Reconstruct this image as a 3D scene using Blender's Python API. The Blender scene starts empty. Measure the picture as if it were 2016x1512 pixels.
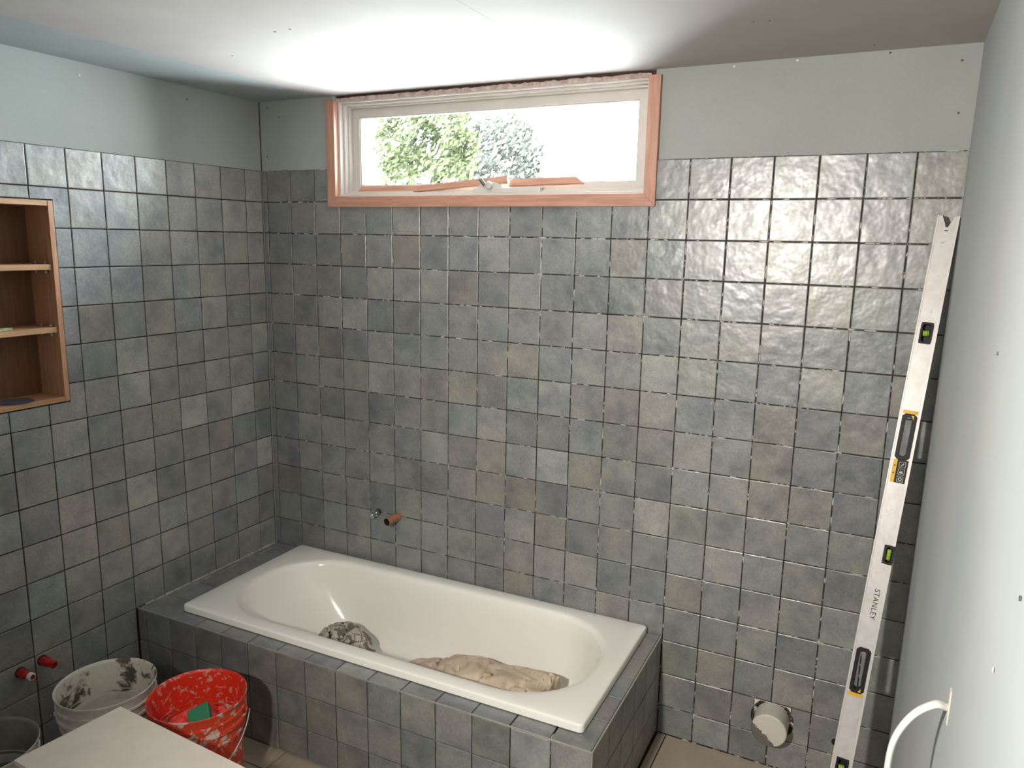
import bpy, bmesh, math, random
from mathutils import Vector, Matrix, noise
random.seed(7)
C = bpy.context.scene.collection
D = bpy.data
S = 0.134            # one wall tile
ZF = 15.85           # floor lies this many tiles under the top of the tiling
def V(x, y, z): return Vector((x*S, y*S, (z+ZF)*S))
PI = math.pi

# ------------------------------------------------------------ camera, world, lights, exposure
cam = D.objects.new('camera', D.cameras.new('camera')); C.objects.link(cam)
R = ((0.89318, 0.44929, 0.01901), (0.09982, -0.15702, -0.98254), (-0.43846, 0.87948, -0.18509))
cam.data.sensor_width = 36; cam.data.lens = 1501.2/2016*36; cam.data.clip_start = 0.02
cam.matrix_world = Matrix(((R[0][0], -R[1][0], -R[2][0], 19.146*S), (R[0][1], -R[1][1], -R[2][1], -19.554*S),
                           (R[0][2], -R[1][2], -R[2][2], (ZF-2.088)*S), (0, 0, 0, 1)))
bpy.context.scene.camera = cam
sc = bpy.context.scene
sc.view_settings.view_transform = 'Standard'; sc.view_settings.look = 'None'
sc.view_settings.gamma = 1; sc.view_settings.use_curve_mapping = False
sc.view_settings.exposure = 0.84
sc.cycles.use_denoising = True
sc.cycles.max_bounces = 8; sc.cycles.diffuse_bounces = 5; sc.cycles.sample_clamp_indirect = 6
w = D.worlds.new('daylight'); sc.world = w; w.use_nodes = True
wn = w.node_tree.nodes; wl = w.node_tree.links
bg = wn['Background']; bg.inputs['Color'].default_value = (0.88, 0.95, 1.0, 1); bg.inputs['Strength'].default_value = 56.0
def light(name, kind, loc, energy, color, **kw):
    l = D.lights.new(name, kind); l.energy = energy; l.color = color
    for k, v in kw.items(): setattr(l, k, v)
    o = D.objects.new(name, l); C.objects.link(o); o.location = loc; return o
po = light('window_portal', 'AREA', V(8.1, 1.05, 0.6), 1, (1, 1, 1), shape='RECTANGLE', size=9.6*S, size_y=2.5*S)
po.data.cycles.is_portal = True; po.rotation_euler = (-PI/2, 0, 0)
wl_ = light('work_light', 'SPOT', V(13.6, -21.5, -1.2), 150, (1.0, 0.95, 0.88), shadow_soft_size=0.05, spot_size=math.radians(118), spot_blend=1.0)
wl_.rotation_euler = (V(18.0, 0, -6.5)-V(13.6, -21.5, -1.2)).to_track_quat('-Z', 'Y').to_euler()

# ------------------------------------------------------------ materials
def new_mat(name, col=(.8, .8, .8), rough=.5, metal=0, spec=.5):
    m = D.materials.new(name); m.use_nodes = True
    b = m.node_tree.nodes['Principled BSDF']
    b.inputs['Base Color'].default_value = (*col, 1); b.inputs['Roughness'].default_value = rough
    b.inputs['Metallic'].default_value = metal; b.inputs['Specular IOR Level'].default_value = spec
    return m, m.node_tree.nodes, m.node_tree.links, b
def nz(n, l, scale, detail=4, rough=.55, vec=None, dist=0):
    t = n.new('ShaderNodeTexNoise'); t.inputs['Scale'].default_value = scale; t.inputs['Detail'].default_value = detail
    t.inputs['Roughness'].default_value = rough; t.inputs['Distortion'].default_value = dist
    if vec is not None: l.new(vec, t.inputs['Vector'])
    return t.outputs['Fac']
def ramp(n, l, fac, stops):
    r = n.new('ShaderNodeValToRGB'); e = r.color_ramp.elements
    while len(e) < len(stops): e.new(0.5)
    for i, (p, c) in enumerate(stops):
        e[i].position = p; e[i].color = (*c, 1) if len(c) == 3 else c
    l.new(fac, r.inputs[0]); return r.outputs['Color']
def mixc(n, l, fac, a, b, mode='MIX'):
    m = n.new('ShaderNodeMix'); m.data_type = 'RGBA'; m.blend_type = mode
    for s, v in ((0, fac), (6, a), (7, b)):
        if isinstance(v, (int, float)): m.inputs[s].default_value = v
        elif isinstance(v, tuple): m.inputs[s].default_value = (*v, 1)
        else: l.new(v, m.inputs[s])
    return m.outputs[2]
def bump(n, l, b, h, strength=.2, dist=.002):
    p = n.new('ShaderNodeBump'); p.inputs['Strength'].default_value = strength; p.inputs['Distance'].default_value = dist
    l.new(h, p.inputs['Height']); l.new(p.outputs[0], b.inputs['Normal'])
def coord(n, kind='Object'): return n.new('ShaderNodeTexCoord').outputs[kind]
def simple(name, col, rough=.5, metal=0, var=.12, scale=20, spec=.5, bmp=0):
    m, n, l, b = new_mat(name, col, rough, metal, spec)
    f = nz(n, l, scale, vec=coord(n))
    lo = tuple(c*(1-var) for c in col); hi = tuple(min(1, c*(1+var)) for c in col)
    l.new(ramp(n, l, f, ((.3, lo), (.7, hi))), b.inputs['Base Color'])
    if bmp: bump(n, l, b, f, bmp, .003)
    return m

# glazed tile: colour of each tile from its object colour, clouded by noise that differs from tile to tile
tile_mat, n, l, b = new_mat('glazed_tile', rough=.3, spec=.85)
oi = n.new('ShaderNodeObjectInfo'); tc = coord(n)
off = n.new('ShaderNodeVectorMath'); off.operation = 'MULTIPLY_ADD'
cmb = n.new('ShaderNodeCombineXYZ')
for k, mul in enumerate((37.0, 91.0, 53.0)):
    mm = n.new('ShaderNodeMath'); mm.operation = 'MULTIPLY'; mm.inputs[1].default_value = mul
    l.new(oi.outputs['Random'], mm.inputs[0]); l.new(mm.outputs[0], cmb.inputs[k])
l.new(tc, off.inputs[0]); off.inputs[1].default_value = (1, 1, 1); l.new(cmb.outputs[0], off.inputs[2])
vec = off.outputs[0]
cloud = nz(n, l, 9, 3, .6, vec); fine = nz(n, l, 150, 3, .8, vec); mid = nz(n, l, 22, 5, .7, vec)
c1 = mixc(n, l, 1.0, oi.outputs['Color'], ramp(n, l, cloud, ((.3, (.70, .73, .77)), (.5, (1, 1, 1)), (.7, (1.20, 1.18, 1.10)))), 'MULTIPLY')
c2 = mixc(n, l, .9, c1, ramp(n, l, mid, ((.3, (.9, .91, .92)), (.7, (1.10, 1.09, 1.07)))), 'MULTIPLY')
c3 = mixc(n, l, .75, c2, ramp(n, l, fine, ((.32, (.74, .74, .74)), (.68, (1.24, 1.24, 1.24)))), 'MULTIPLY')
l.new(c3, b.inputs['Base Color'])
l.new(ramp(n, l, mid, ((.3, (.28,)*3), (.7, (.42,)*3))), b.inputs['Roughness'])
wavy = nz(n, l, 20, 2, .5, vec)
bump(n, l, b, wavy, .5, .006)

# adhesive showing in the open joints: dark, with smears of white
adh, n, l, b = new_mat('tile_adhesive', rough=.9)
f = nz(n, l, 26, 5, .7, coord(n))
l.new(ramp(n, l, f, ((.46, (.022, .018, .014)), (.55, (.06, .045, .035)), (.585, (.55, .53, .47)))), b.inputs['Base Color'])
adh2, n, l, b = new_mat('tile_adhesive_brown', rough=.9)
f = nz(n, l, 18, 5, .7, coord(n))
l.new(ramp(n, l, f, ((.5, (.026, .016, .011)), (.66, (.07, .035, .022)), (.76, (.4, .37, .32)))), b.inputs['Base Color'])

board_mat, n, l, b = new_mat('blue_green_board', rough=.85, spec=.2)
f = nz(n, l, 3.0, 3, .5, coord(n)); f2 = nz(n, l, 120, 3, .6, coord(n))
a = ramp(n, l, f, ((.3, (.312, .328, .312)), (.7, (.35, .363, .345))))
l.new(mixc(n, l, .25, a, ramp(n, l, f2, ((.3, (.9,)*3), (.7, (1.1,)*3))), 'MULTIPLY'), b.inputs['Base Color'])
wall_r, n, l, b = new_mat('pale_board', rough=.75, spec=.25)
f = nz(n, l, 2.5, 3, .5, coord(n))
l.new(ramp(n, l, f, ((.3, (.37, .40, .41)), (.7, (.425, .445, .43)))), b.inputs['Base Color'])
ceil_mat, n, l, b = new_mat('plaster_ceiling_board', rough=.9, spec=.15)
f = nz(n, l, 1.7, 4, .55, coord(n)); f2 = nz(n, l, 9, 5, .6, coord(n))
a = ramp(n, l, f, ((.3, (.42, .38, .365)), (.7, (.465, .43, .41))))
l.new(mixc(n, l, .3, a, ramp(n, l, f2, ((.35, (.93,)*3), (.65, (1.05,)*3))), 'MULTIPLY'), b.inputs['Base Color'])
strip_mat = simple('blue_ceiling_board', (.35, .385, .39), .9, var=.06, scale=6)
enamel, n, l, b = new_mat('white_enamel', (.86, .835, .77), .14)
b.inputs['Coat Weight'].default_value = .3
white_frame = simple('painted_frame', (.52, .48, .44), .45, var=.05, scale=8)
def wood(name, c0, c1, rough=.5, sx=(2, 26, 26)):
    m, n, l, b = new_mat(name, rough=rough)
    mp = n.new('ShaderNodeMapping'); mp.inputs['Scale'].default_value = sx; l.new(coord(n), mp.inputs[0])
    f = nz(n, l, 3, 6, .6, mp.outputs[0], .6)
    l.new(ramp(n, l, f, ((.3, c0), (.7, c1))), b.inputs['Base Color']); bump(n, l, b, f, .15, .001); return m
cedar_h = wood('cedar_lengthways', (.36, .165, .108), (.50, .275, .195))
cedar_v = wood('cedar_upright', (.36, .165, .108), (.50, .275, .195), sx=(26, 26, 2))
oak = wood('oak_veneer_shelf', (.40, .21, .10), (.58, .34, .19), .45, (26, 2, 26))
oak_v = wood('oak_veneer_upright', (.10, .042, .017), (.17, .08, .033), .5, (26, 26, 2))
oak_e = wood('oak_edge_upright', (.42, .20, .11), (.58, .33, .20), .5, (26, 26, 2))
dark_wood = simple('dark_rough_timber', (.07, .03, .025), .9, var=.5, scale=40, bmp=.5)
rough_pl, n, l, b = new_mat('ragged_plaster', rough=.9)
f = nz(n, l, 30, 5, .7, coord(n)); l.new(ramp(n, l, f, ((.4, (.34, .24, .21)), (.6, (.50, .42, .37)))), b.inputs['Base Color'])
glass, n, l, b = new_mat('window_glass')
n.remove(b); tr = n.new('ShaderNodeBsdfTransparent'); gl = n.new('ShaderNodeBsdfGlossy'); gl.inputs['Roughness'].default_value = .02
tr.inputs['Color'].default_value = (.96, .98, .97, 1)
fr = n.new('ShaderNodeFresnel'); mx = n.new('ShaderNodeMixShader')
l.new(fr.outputs[0], mx.inputs[0]); l.new(tr.outputs[0], mx.inputs[1]); l.new(gl.outputs[0], mx.inputs[2])
l.new(mx.outputs[0], n['Material Output'].inputs[0])
def stained(name, base, stain, scale, lo, hi, rough=.5, fine_sc=90, soft=0):
    m, n, l, b = new_mat(name, rough=rough)
    f = nz(n, l, scale, 6, .65, coord(n), .5); g = nz(n, l, fine_sc, 3, .6, coord(n))
    a = mixc(n, l, ramp(n, l, f, ((lo, (0, 0, 0)), (hi, (1, 1, 1)))), base, stain)
    l.new(mixc(n, l, .3, a, ramp(n, l, g, ((.3, (.8,)*3), (.7, (1.15,)*3))), 'MULTIPLY'), b.inputs['Base Color'])
    bump(n, l, b, f, .3, .002); return m
red_out = stained('splashed_red_plastic', (.66, .06, .022), (.62, .50, .42), 24, .54, .59, .4)
red_in = stained('splashed_red_inside', (.66, .030, .012), (.58, .30, .24), 52, .555, .60, .35)
wh_out = stained('grimy_white_plastic', (.64, .60, .54), (.40, .37, .32), 9, .45, .65, .5)
wh_in = stained('mortar_stained_white', (.62, .59, .50), (.085, .075, .045), 12, .53, .60, .5)
concrete = stained('grey_mortar', (.17, .15, .12), (.07, .06, .05), 12, .45, .6, .9)
steel = simple('zinc_wire', (.6, .57, .52), .4, .7)
chrome = simple('chrome', (.62, .62, .60), .18, 1, var=.05)
copper = simple('copper', (.40, .19, .125), .4, .4, var=.25, scale=60)
dark_in = simple('dark_hollow', (.012, .006, .004), .9)
red_cap = simple('red_plastic_cap', (.40, .012, .016), .3, var=.3, scale=40)
white_pl = simple('white_plastic', (.72, .70, .66), .35, var=.03)
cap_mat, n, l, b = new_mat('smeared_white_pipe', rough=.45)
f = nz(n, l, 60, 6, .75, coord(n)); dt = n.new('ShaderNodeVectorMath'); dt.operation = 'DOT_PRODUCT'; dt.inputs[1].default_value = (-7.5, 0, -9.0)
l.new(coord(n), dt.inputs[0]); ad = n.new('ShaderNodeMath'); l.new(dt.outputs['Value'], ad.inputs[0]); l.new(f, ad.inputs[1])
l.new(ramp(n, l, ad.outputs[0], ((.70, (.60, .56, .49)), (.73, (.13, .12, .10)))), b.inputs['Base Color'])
cream = simple('cream_adhesive', (.62, .58, .46), .9, var=.15, scale=60, bmp=.5)
alu, n, l, b = new_mat('scuffed_aluminium', rough=.35, metal=.35)
f = nz(n, l, 14, 6, .72, coord(n), 1.0); g = nz(n, l, 50, 5, .7, coord(n))
a = ramp(n, l, f, ((.3, (.60, .56, .54)), (.62, (.72, .68, .66)), (.70, (.42, .33, .28))))
l.new(mixc(n, l, .5, a, ramp(n, l, g, ((.3, (.85,)*3), (.7, (1.05,)*3))), 'MULTIPLY'), b.inputs['Base Color'])
alu_edge = simple('machined_aluminium_edge', (.82, .78, .73), .28, .4, var=.06)
black_pl = simple('black_plastic', (.010, .010, .012), .5, spec=.3)
yellow_pl = simple('yellow_plastic', (.72, .42, .02), .4)
green_v = simple('green_spirit', (.30, .48, .04), .15, var=.1)
sponge_m = simple('green_foam', (.035, .22, .11), .9, var=.2, scale=200, bmp=.5)
rag_m = simple('red_rag_cloth', (.80, .07, .06), .8, var=.25, scale=30)
canvas, n, l, b = new_mat('beige_canvas', rough=.9, spec=.15)
f = nz(n, l, 5, 3, .5, coord(n)); g = nz(n, l, 300, 2, .5, coord(n))
a = ramp(n, l, f, ((.35, (.56, .45, .34)), (.65, (.64, .51, .39))))
l.new(mixc(n, l, .4, a, ramp(n, l, g, ((.3, (.9,)*3), (.7, (1.08,)*3))), 'MULTIPLY'), b.inputs['Base Color'])
rag2, n, l, b = new_mat('stained_grey_cloth', rough=.9, spec=.15)
f = nz(n, l, 26, 4, .6, coord(n), .5)
l.new(ramp(n, l, f, ((.52, (.48, .44, .38)), (.56, (.20, .16, .13)), (.62, (.16, .13, .11)))), b.inputs['Base Color'])
floor_tile, n, l, b = new_mat('beige_floor_tile', rough=.55)
f = nz(n, l, 6, 4, .6, coord(n)); g = nz(n, l, 150, 3, .7, coord(n))
a = ramp(n, l, f, ((.3, (.34, .28, .21)), (.7, (.42, .35, .27))))
l.new(mixc(n, l, .5, a, ramp(n, l, g, ((.3, (.88,)*3), (.7, (1.1,)*3))), 'MULTIPLY'), b.inputs['Base Color'])
bench_top_m = simple('cream_melamine', (.74, .66, .58), .5, var=.05, scale=12)
trim_m = simple('brushed_edge_trim', (.55, .52, .46), .3, .6, var=.1)
leaf_m = simple('leaf_green', (.023, .0265, .0135), .9, var=.4, scale=3, spec=0)
leaf_p = simple('leaf_pale', (.023, .0235, .021), .9, var=.3, scale=3, spec=0)
bark = simple('bark', (.25, .2, .15), .9)

# ------------------------------------------------------------ mesh helpers (world coordinates, then moved to the object's own base)
class MB:
    def __init__(s): s.v = []; s.f = []; s.m = []; s.mi = 0
    def add(s, vs, fs):
        k = len(s.v); s.v += [Vector(p) for p in vs]
        for f in fs: s.f.append(tuple(i+k for i in f)); s.m.append(s.mi)
        return s
    def box(s, a, b):
        x0, y0, z0 = a; x1, y1, z1 = b
        if x0 > x1: x0, x1 = x1, x0
        if y0 > y1: y0, y1 = y1, y0
        if z0 > z1: z0, z1 = z1, z0
        return s.add([(x0, y0, z0), (x1, y0, z0), (x1, y1, z0), (x0, y1, z0), (x0, y0, z1), (x1, y0, z1), (x1, y1, z1), (x0, y1, z1)],
                     [(0, 3, 2, 1), (4, 5, 6, 7), (0, 1, 5, 4), (1, 2, 6, 5), (2, 3, 7, 6), (3, 0, 4, 7)])
    def ubox(s, a, b): return s.box(V(*a), V(*b))
    def prism(s, pts, d):
        n = len(pts); d = Vector(d); p = [Vector(q) for q in pts]
        return s.add(p+[q+d for q in p], [tuple(range(n)), tuple(range(2*n-1, n-1, -1))]+[(i, i+n, (i+1) % n+n, (i+1) % n) for i in range(n)])
    def rings(s, rs, closed_a=False, closed_b=False, loop=False):
        k = len(rs[0]); vs = [p for r in rs for p in r]; fs = []
        m = len(rs)
        for i in range(m if loop else m-1):
            j = (i+1) % m
            for a in range(k): fs.append((i*k+a, i*k+(a+1) % k, j*k+(a+1) % k, j*k+a))
        if closed_a: fs.append(tuple(range(k-1, -1, -1)))
        if closed_b: fs.append(tuple((m-1)*k+a for a in range(k)))
        return s.add(vs, fs)
    def lathe(s, prof, c, axis=(0, 0, 1), seg=48, ca=False, cb=False):
        ax = Vector(axis).normalized(); u = ax.orthogonal().normalized(); w_ = ax.cross(u); c = Vector(c)
        return s.rings([[c+ax*h+(u*math.cos(2*PI*a/seg)+w_*math.sin(2*PI*a/seg))*r for a in range(seg)] for r, h in prof], ca, cb)
    def tube(s, pts, r, seg=10, flat=1.0, up=None, cap=True):
        pts = [Vector(p) for p in pts]; rs = []
        n_ = None
        for i, p in enumerate(pts):
            t = (pts[min(i+1, len(pts)-1)]-pts[max(i-1, 0)]).normalized()
            if up is not None: n_ = (Vector(up)-t*Vector(up).dot(t)).normalized()
            elif n_ is None: n_ = t.orthogonal().normalized()
            else: n_ = (n_-t*n_.dot(t)).normalized()
            b_ = t.cross(n_)
            rs.append([p+(n_*math.cos(2*PI*a/seg)+b_*math.sin(2*PI*a/seg)*flat)*r for a in range(seg)])
        return s.rings(rs, cap, cap)
    def build(s, name, mats, parent=None, base=None, smooth=False, bevel=0, bseg=2, angle=None):
        if not isinstance(mats, (list, tuple)): mats = [mats]
        pb = Vector(parent['_b']) if parent is not None and '_b' in parent else Vector((0, 0, 0))
        base = Vector(base) if base is not None else pb
        me = D.meshes.new(name); me.from_pydata([tuple(p-base) for p in s.v], [], s.f)
        for m in mats: me.materials.append(m)
        me.polygons.foreach_set('material_index', s.m)
        bm = bmesh.new(); bm.from_mesh(me); bmesh.ops.recalc_face_normals(bm, faces=bm.faces)
        if bevel:
            bmesh.ops.bevel(bm, geom=[e for e in bm.edges if len(e.link_faces) == 2 and e.calc_face_angle(0) > .6], offset=bevel, segments=bseg, profile=.6, affect='EDGES', clamp_overlap=True)
        bm.to_mesh(me); bm.free()
        if smooth: me.polygons.foreach_set('use_smooth', [True]*len(me.polygons))
        if smooth and angle: me.set_sharp_from_angle(angle=angle)
        o = D.objects.new(name, me); C.objects.link(o); o['_b'] = tuple(base)
        o.location = base-pb if parent is not None else base
        if parent is not None: o.parent = parent
        return o
def tag(o, label=None, cat=None, group=None, kind=None):
    if label: o['label'] = label
    if cat: o['category'] = cat
    if group: o['group'] = group
    if kind: o['kind'] = kind
    return o
def thing(name, base, label, cat, group=None):
    o = D.objects.new(name, None); C.objects.link(o); o.empty_display_size = .05
    o.location = base; o['_b'] = tuple(base); return tag(o, label, cat, group)
def smooth_curve(pts, n=8):
    P = [Vector(p) for p in pts]; P = [P[0]*2-P[1]]+P+[P[-1]*2-P[-2]]; out = []
    for i in range(1, len(P)-2):
        for k in range(n):
            t = k/n; a, b_, c, d = P[i-1:i+3]
            out.append(.5*((2*b_)+(-a+c)*t+(2*a-5*b_+4*c-d)*t*t+(-a+3*b_-3*c+d)*t**3))
    return out+[P[-2]]

# ------------------------------------------------------------ structure: shell
XR = 20.20; YF = -26.0; ZC = 2.18; DB = .06
T0, T1 = (0.204, 1.003), (0.738, 1.003)      # first joint and pitch on the back wall, on the left wall
def xb(i): return T0[0]+i*T0[1]
def yl(j): return -(T1[0]+j*T1[1])
wx0, wx1, wz0, wz1 = 2.98, 13.24, -1.0, 2.04     # hole for the window
def wall_with_hole(name, rect, hole, plane, mat):
    # rect / hole = (a0, a1, z0, z1) along the wall; plane(a, d, z) -> point, d = 0 the face, 1 behind it
    (a0, a1, z0, z1), (h0, h1, k0, k1) = rect, hole
    m = MB()
    def blk(p0, p1, q0, q1):
        vs = [plane(a, d, z) for d in (0, 1) for (a, z) in ((p0, q0), (p1, q0), (p1, q1), (p0, q1))]
        m.add(vs, [(0, 1, 2, 3), (7, 6, 5, 4), (0, 4, 5, 1), (1, 5, 6, 2), (2, 6, 7, 3), (3, 7, 4, 0)])
    if z1 - k1 > 1e-4: blk(a0, a1, k1, z1)
    blk(a0, a1, z0, k0); blk(a0, h0, k0, k1); blk(h1, a1, k0, k1)
    o = m.build(name, mat); tag(o, kind='structure'); return o
wall_back = wall_with_hole('wall_back', (-1.0, 21.5, -16.2, ZC+.4), (wx0, wx1, wz0, ZC+.01), lambda a, d, z: V(a, DB+d*.85, z), board_mat)
nx0, nx1, nz0, nz1 = -10.45, -7.24, -6.45, -1.32
wall_left = wall_with_hole('wall_left', (YF-.5, DB, -16.2, ZC+.4), (nx0, nx1, nz0, nz1), lambda a, d, z: V(-DB-d*.95, a, z), board_mat)
m = MB(); q = [V(20.27, DB, 2.6), V(20.06, DB, -16.2), V(20.06, YF-.5, -16.2), V(20.27, YF-.5, 2.6)]
m.prism(q, (.1, 0, 0)); wall_right = tag(m.build('wall_right', wall_r), kind='structure')
wall_front = tag(MB().ubox((-1, YF, -16.2), (21.5, YF-.8, ZC+.4)).build('wall_front', board_mat), kind='structure')
floor = tag(MB().ubox((-1, DB, -15.93), (21.5, YF-.5, -16.6)).build('floor', adh2), kind='structure')
ceiling = tag(MB().ubox((-1, DB+.8, ZC+.09), (21.5, YF-.5, ZC+.6)).build('ceiling', dark_wood), kind='structure')
for i, (x0, x1, mt) in enumerate(((0.0, 2.53, strip_mat), (2.535, 11.468, ceil_mat), (11.475, 20.30, ceil_mat))):
    mb = MB()
    mb.prism([V(x0 if i else -.05, DB, ZC), V(x1, DB, ZC), V(x1, YF, ZC), V(x0 if i else -.05, YF, ZC)], (0, 0, .085*S))
    o = mb.build('ceiling_board', mt, ceiling)
    if i == 0: o['label'] = 'narrow blue-green board along the left wall'
def screw(p, nrm, parent, mat, r=.004):
    MB().lathe(((r*1.0, 0), (r*.9, .0008), (r*.35, .0009), (.0001, .0002)), Vector(p), nrm, 10, ca=True).build('screw', mat, parent, base=Vector(p), smooth=False)
scr = simple('dull_screw', (.10, .09, .09), .5, .5); scrb = simple('bright_screw', (.75, .65, .5), .5, .1)
for x, y in ((6.77, -6.36), (7.22, -6.39), (2.98, -1.25), (16.13, -3.3), (16.43, -3.24), (7.36, -3.22), (10.9, -3.1), (11.95, -2.3), (18.2, -.5), (4.2, -5.1)):
    screw(V(x, y, ZC-.001), (0, 0, -1), ceiling, scr, .0032)
for y, z, mt in ((-6.14, 1.85, scrb), (-2.81, 1.8, scr)): screw(V(-DB+.001, y, z), (1, 0, 0), wall_left, mt)
for x, z, mt in ((.3, 1.99, scr), (.77, 1.67, scr), (.22, .46, scr), (16.57, 2.12, scrb), (15.14, 2.10, scrb), (19.9, 1.85, scr), (19.95, .78, scr), (18.5, 2.12, scr)):
    screw(V(x, DB-.001, z), (0, -1, 0), wall_back, mt, .0035)
for y, z, mt in ((-12.6, -5.5, scrb), (-13.2, -4.6, scr), (-12.9, -3.9, scrb), (-9.8, -3.2, scr)):
    screw(V(20.14-.012*(z+8)*-1, y, z), (-1, 0, 0), wall_right, mt, .003)
tag(MB().ubox((-.058, .035, .01), (-.035, .0595, ZC)).build('corner_shade_1', dark_wood), kind='structure')  # dark strip standing in for the shading in the wall corner

# ------------------------------------------------------------ tiles
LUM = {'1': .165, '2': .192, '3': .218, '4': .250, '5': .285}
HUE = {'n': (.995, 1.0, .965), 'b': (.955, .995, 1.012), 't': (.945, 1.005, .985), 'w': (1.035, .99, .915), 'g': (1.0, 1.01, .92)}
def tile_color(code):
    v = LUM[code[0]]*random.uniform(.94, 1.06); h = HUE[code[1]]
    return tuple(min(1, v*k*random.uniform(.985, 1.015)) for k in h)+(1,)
TH = .058*S
def tile_mesh(wd, ht, jit=.0006, name='tile'):
    # faces -Y, origin in the middle of its front face; a pillowed rim, slightly uneven
    e = .0022; me = D.meshes.new(name)
    j = lambda: random.uniform(-jit, jit)
    a, c = wd/2, ht/2
    outer = [(-a+j(), 0, -c+j()), (a+j(), 0, -c+j()), (a+j(), 0, c+j()), (-a+j(), 0, c+j())]
    vs = [(x*(1-e/a), -j()*.5, z*(1-e/c)) for x, _, z in outer]+[(x, .0011, z) for x, _, z in outer]+[(x, TH, z) for x, _, z in outer]
    fs = [(0, 1, 2, 3)]
    for k in range(4):
        q = (k+1) % 4; fs += [(k, k+4, q+4, q), (k+4, k+8, q+8, q+4)]
    me.from_pydata(vs, [], fs); me.materials.append(tile_mat)
    bm = bmesh.new(); bm.from_mesh(me); bmesh.ops.recalc_face_normals(bm, faces=bm.faces)
    # the open back makes 'outside' ambiguous: front face must look to -Y
    bm.faces.ensure_lookup_table()
    if bm.faces[0].normal.y > 0: bmesh.ops.reverse_faces(bm, faces=bm.faces)
    bm.to_mesh(me); bm.free(); return me
GAP = .030
FULL = [tile_mesh((1.003-GAP)*S, (1-GAP)*S) for _ in range(8)]
def put_tile(parent, pos, rot, code, wd=None, ht=None, mesh=None, tilt=.0022):
    me = mesh or (random.choice(FULL) if wd is None and ht is None else tile_mesh(((wd or 1.003)-GAP)*S, ((ht or 1)-GAP)*S))
    o = D.objects.new('tile', me); C.objects.link(o); o.parent = parent
    o.location = pos; o.rotation_euler = rot
    r = random.uniform
    o.rotation_euler = (Matrix.Rotation(0, 4, 'X') @ Vector(rot).to_tuple().__class__ and o.rotation_euler) if False else rot
    if tilt:
        mt = o.rotation_euler.to_matrix() @ Matrix.Rotation(r(-tilt, tilt), 3, 'X') @ Matrix.Rotation(r(-tilt, tilt), 3, 'Z')
        o.rotation_euler = mt.to_euler()
    o.color = tile_color(code)
    if parent.name == 'wall_left': o.color = tuple(min(1, c*1.15) for c in o.color[:3])+(1,)  # left wall tiles lightened: extra window light put into their colour
    return o
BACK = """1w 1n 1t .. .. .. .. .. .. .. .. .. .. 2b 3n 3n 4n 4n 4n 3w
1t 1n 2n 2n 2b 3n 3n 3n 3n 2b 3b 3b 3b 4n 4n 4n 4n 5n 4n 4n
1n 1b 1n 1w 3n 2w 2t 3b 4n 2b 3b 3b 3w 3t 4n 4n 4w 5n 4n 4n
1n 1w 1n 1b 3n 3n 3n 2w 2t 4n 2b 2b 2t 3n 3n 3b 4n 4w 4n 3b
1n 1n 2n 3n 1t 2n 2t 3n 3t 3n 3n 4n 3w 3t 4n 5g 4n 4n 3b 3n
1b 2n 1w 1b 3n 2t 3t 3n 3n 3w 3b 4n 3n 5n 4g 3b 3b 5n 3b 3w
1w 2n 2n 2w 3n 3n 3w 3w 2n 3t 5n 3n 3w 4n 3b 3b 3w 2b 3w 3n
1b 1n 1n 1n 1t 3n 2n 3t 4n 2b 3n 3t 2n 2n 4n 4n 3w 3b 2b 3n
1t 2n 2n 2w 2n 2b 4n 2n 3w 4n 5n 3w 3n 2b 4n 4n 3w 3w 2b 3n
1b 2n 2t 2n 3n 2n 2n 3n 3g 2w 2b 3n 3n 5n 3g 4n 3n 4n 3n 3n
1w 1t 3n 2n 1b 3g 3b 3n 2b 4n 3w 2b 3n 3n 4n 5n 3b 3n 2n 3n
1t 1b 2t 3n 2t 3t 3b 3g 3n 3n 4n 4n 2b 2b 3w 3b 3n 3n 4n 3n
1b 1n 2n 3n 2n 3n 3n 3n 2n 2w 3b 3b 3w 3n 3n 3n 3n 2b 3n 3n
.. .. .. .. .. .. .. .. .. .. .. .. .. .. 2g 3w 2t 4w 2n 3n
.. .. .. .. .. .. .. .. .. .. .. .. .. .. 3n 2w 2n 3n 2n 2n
.. .. .. .. .. .. .. .. .. .. .. .. .. .. 2t 4n 2n 3n 3n 2n""".split('\n')  # tile tones, with the wall's fall of light mixed into them
m = MB()
m.ubox((0, .035, .0), (wx0+.0, DB-.001, -13.3)); m.ubox((wx1, .035, 0), (20.2, DB-.001, -15.9)); m.ubox((wx0, .035, wz0), (wx1, DB-.001, -13.3))
m.build('adhesive', adh, wall_back)
BR = (0, 0, 0); LR = (0, 0, PI/2)
def poly_tile(poly, parent, pos, rot, code):
    # poly: outline in tile units about pos, (x, z), counter-clockwise
    n_ = len(poly); me = D.meshes.new('tile')
    cx = sum(p[0] for p in poly)/n_; cz = sum(p[1] for p in poly)/n_
    vs = [(p[0]*S, 0, p[1]*S) for p in poly]+[(p[0]*S, TH, p[1]*S) for p in poly]
    fs = [tuple(range(n_))]+[(i, i+n_, (i+1) % n_+n_, (i+1) % n_) for i in range(n_)]
    me.from_pydata(vs, [], fs); me.materials.append(tile_mat)
    bm = bmesh.new(); bm.from_mesh(me); bm.normal_update(); bm.faces.ensure_lookup_table()
    if bm.faces[0].normal.y > 0: bmesh.ops.reverse_faces(bm, faces=bm.faces)
    bm.to_mesh(me); bm.free()
    o = D.objects.new('tile', me); C.objects.link(o); o.parent = parent; o.location = pos; o.rotation_euler = rot
    o.color = tile_color(code); return o
WC = (17.32, -14.48); WR = .55
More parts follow.
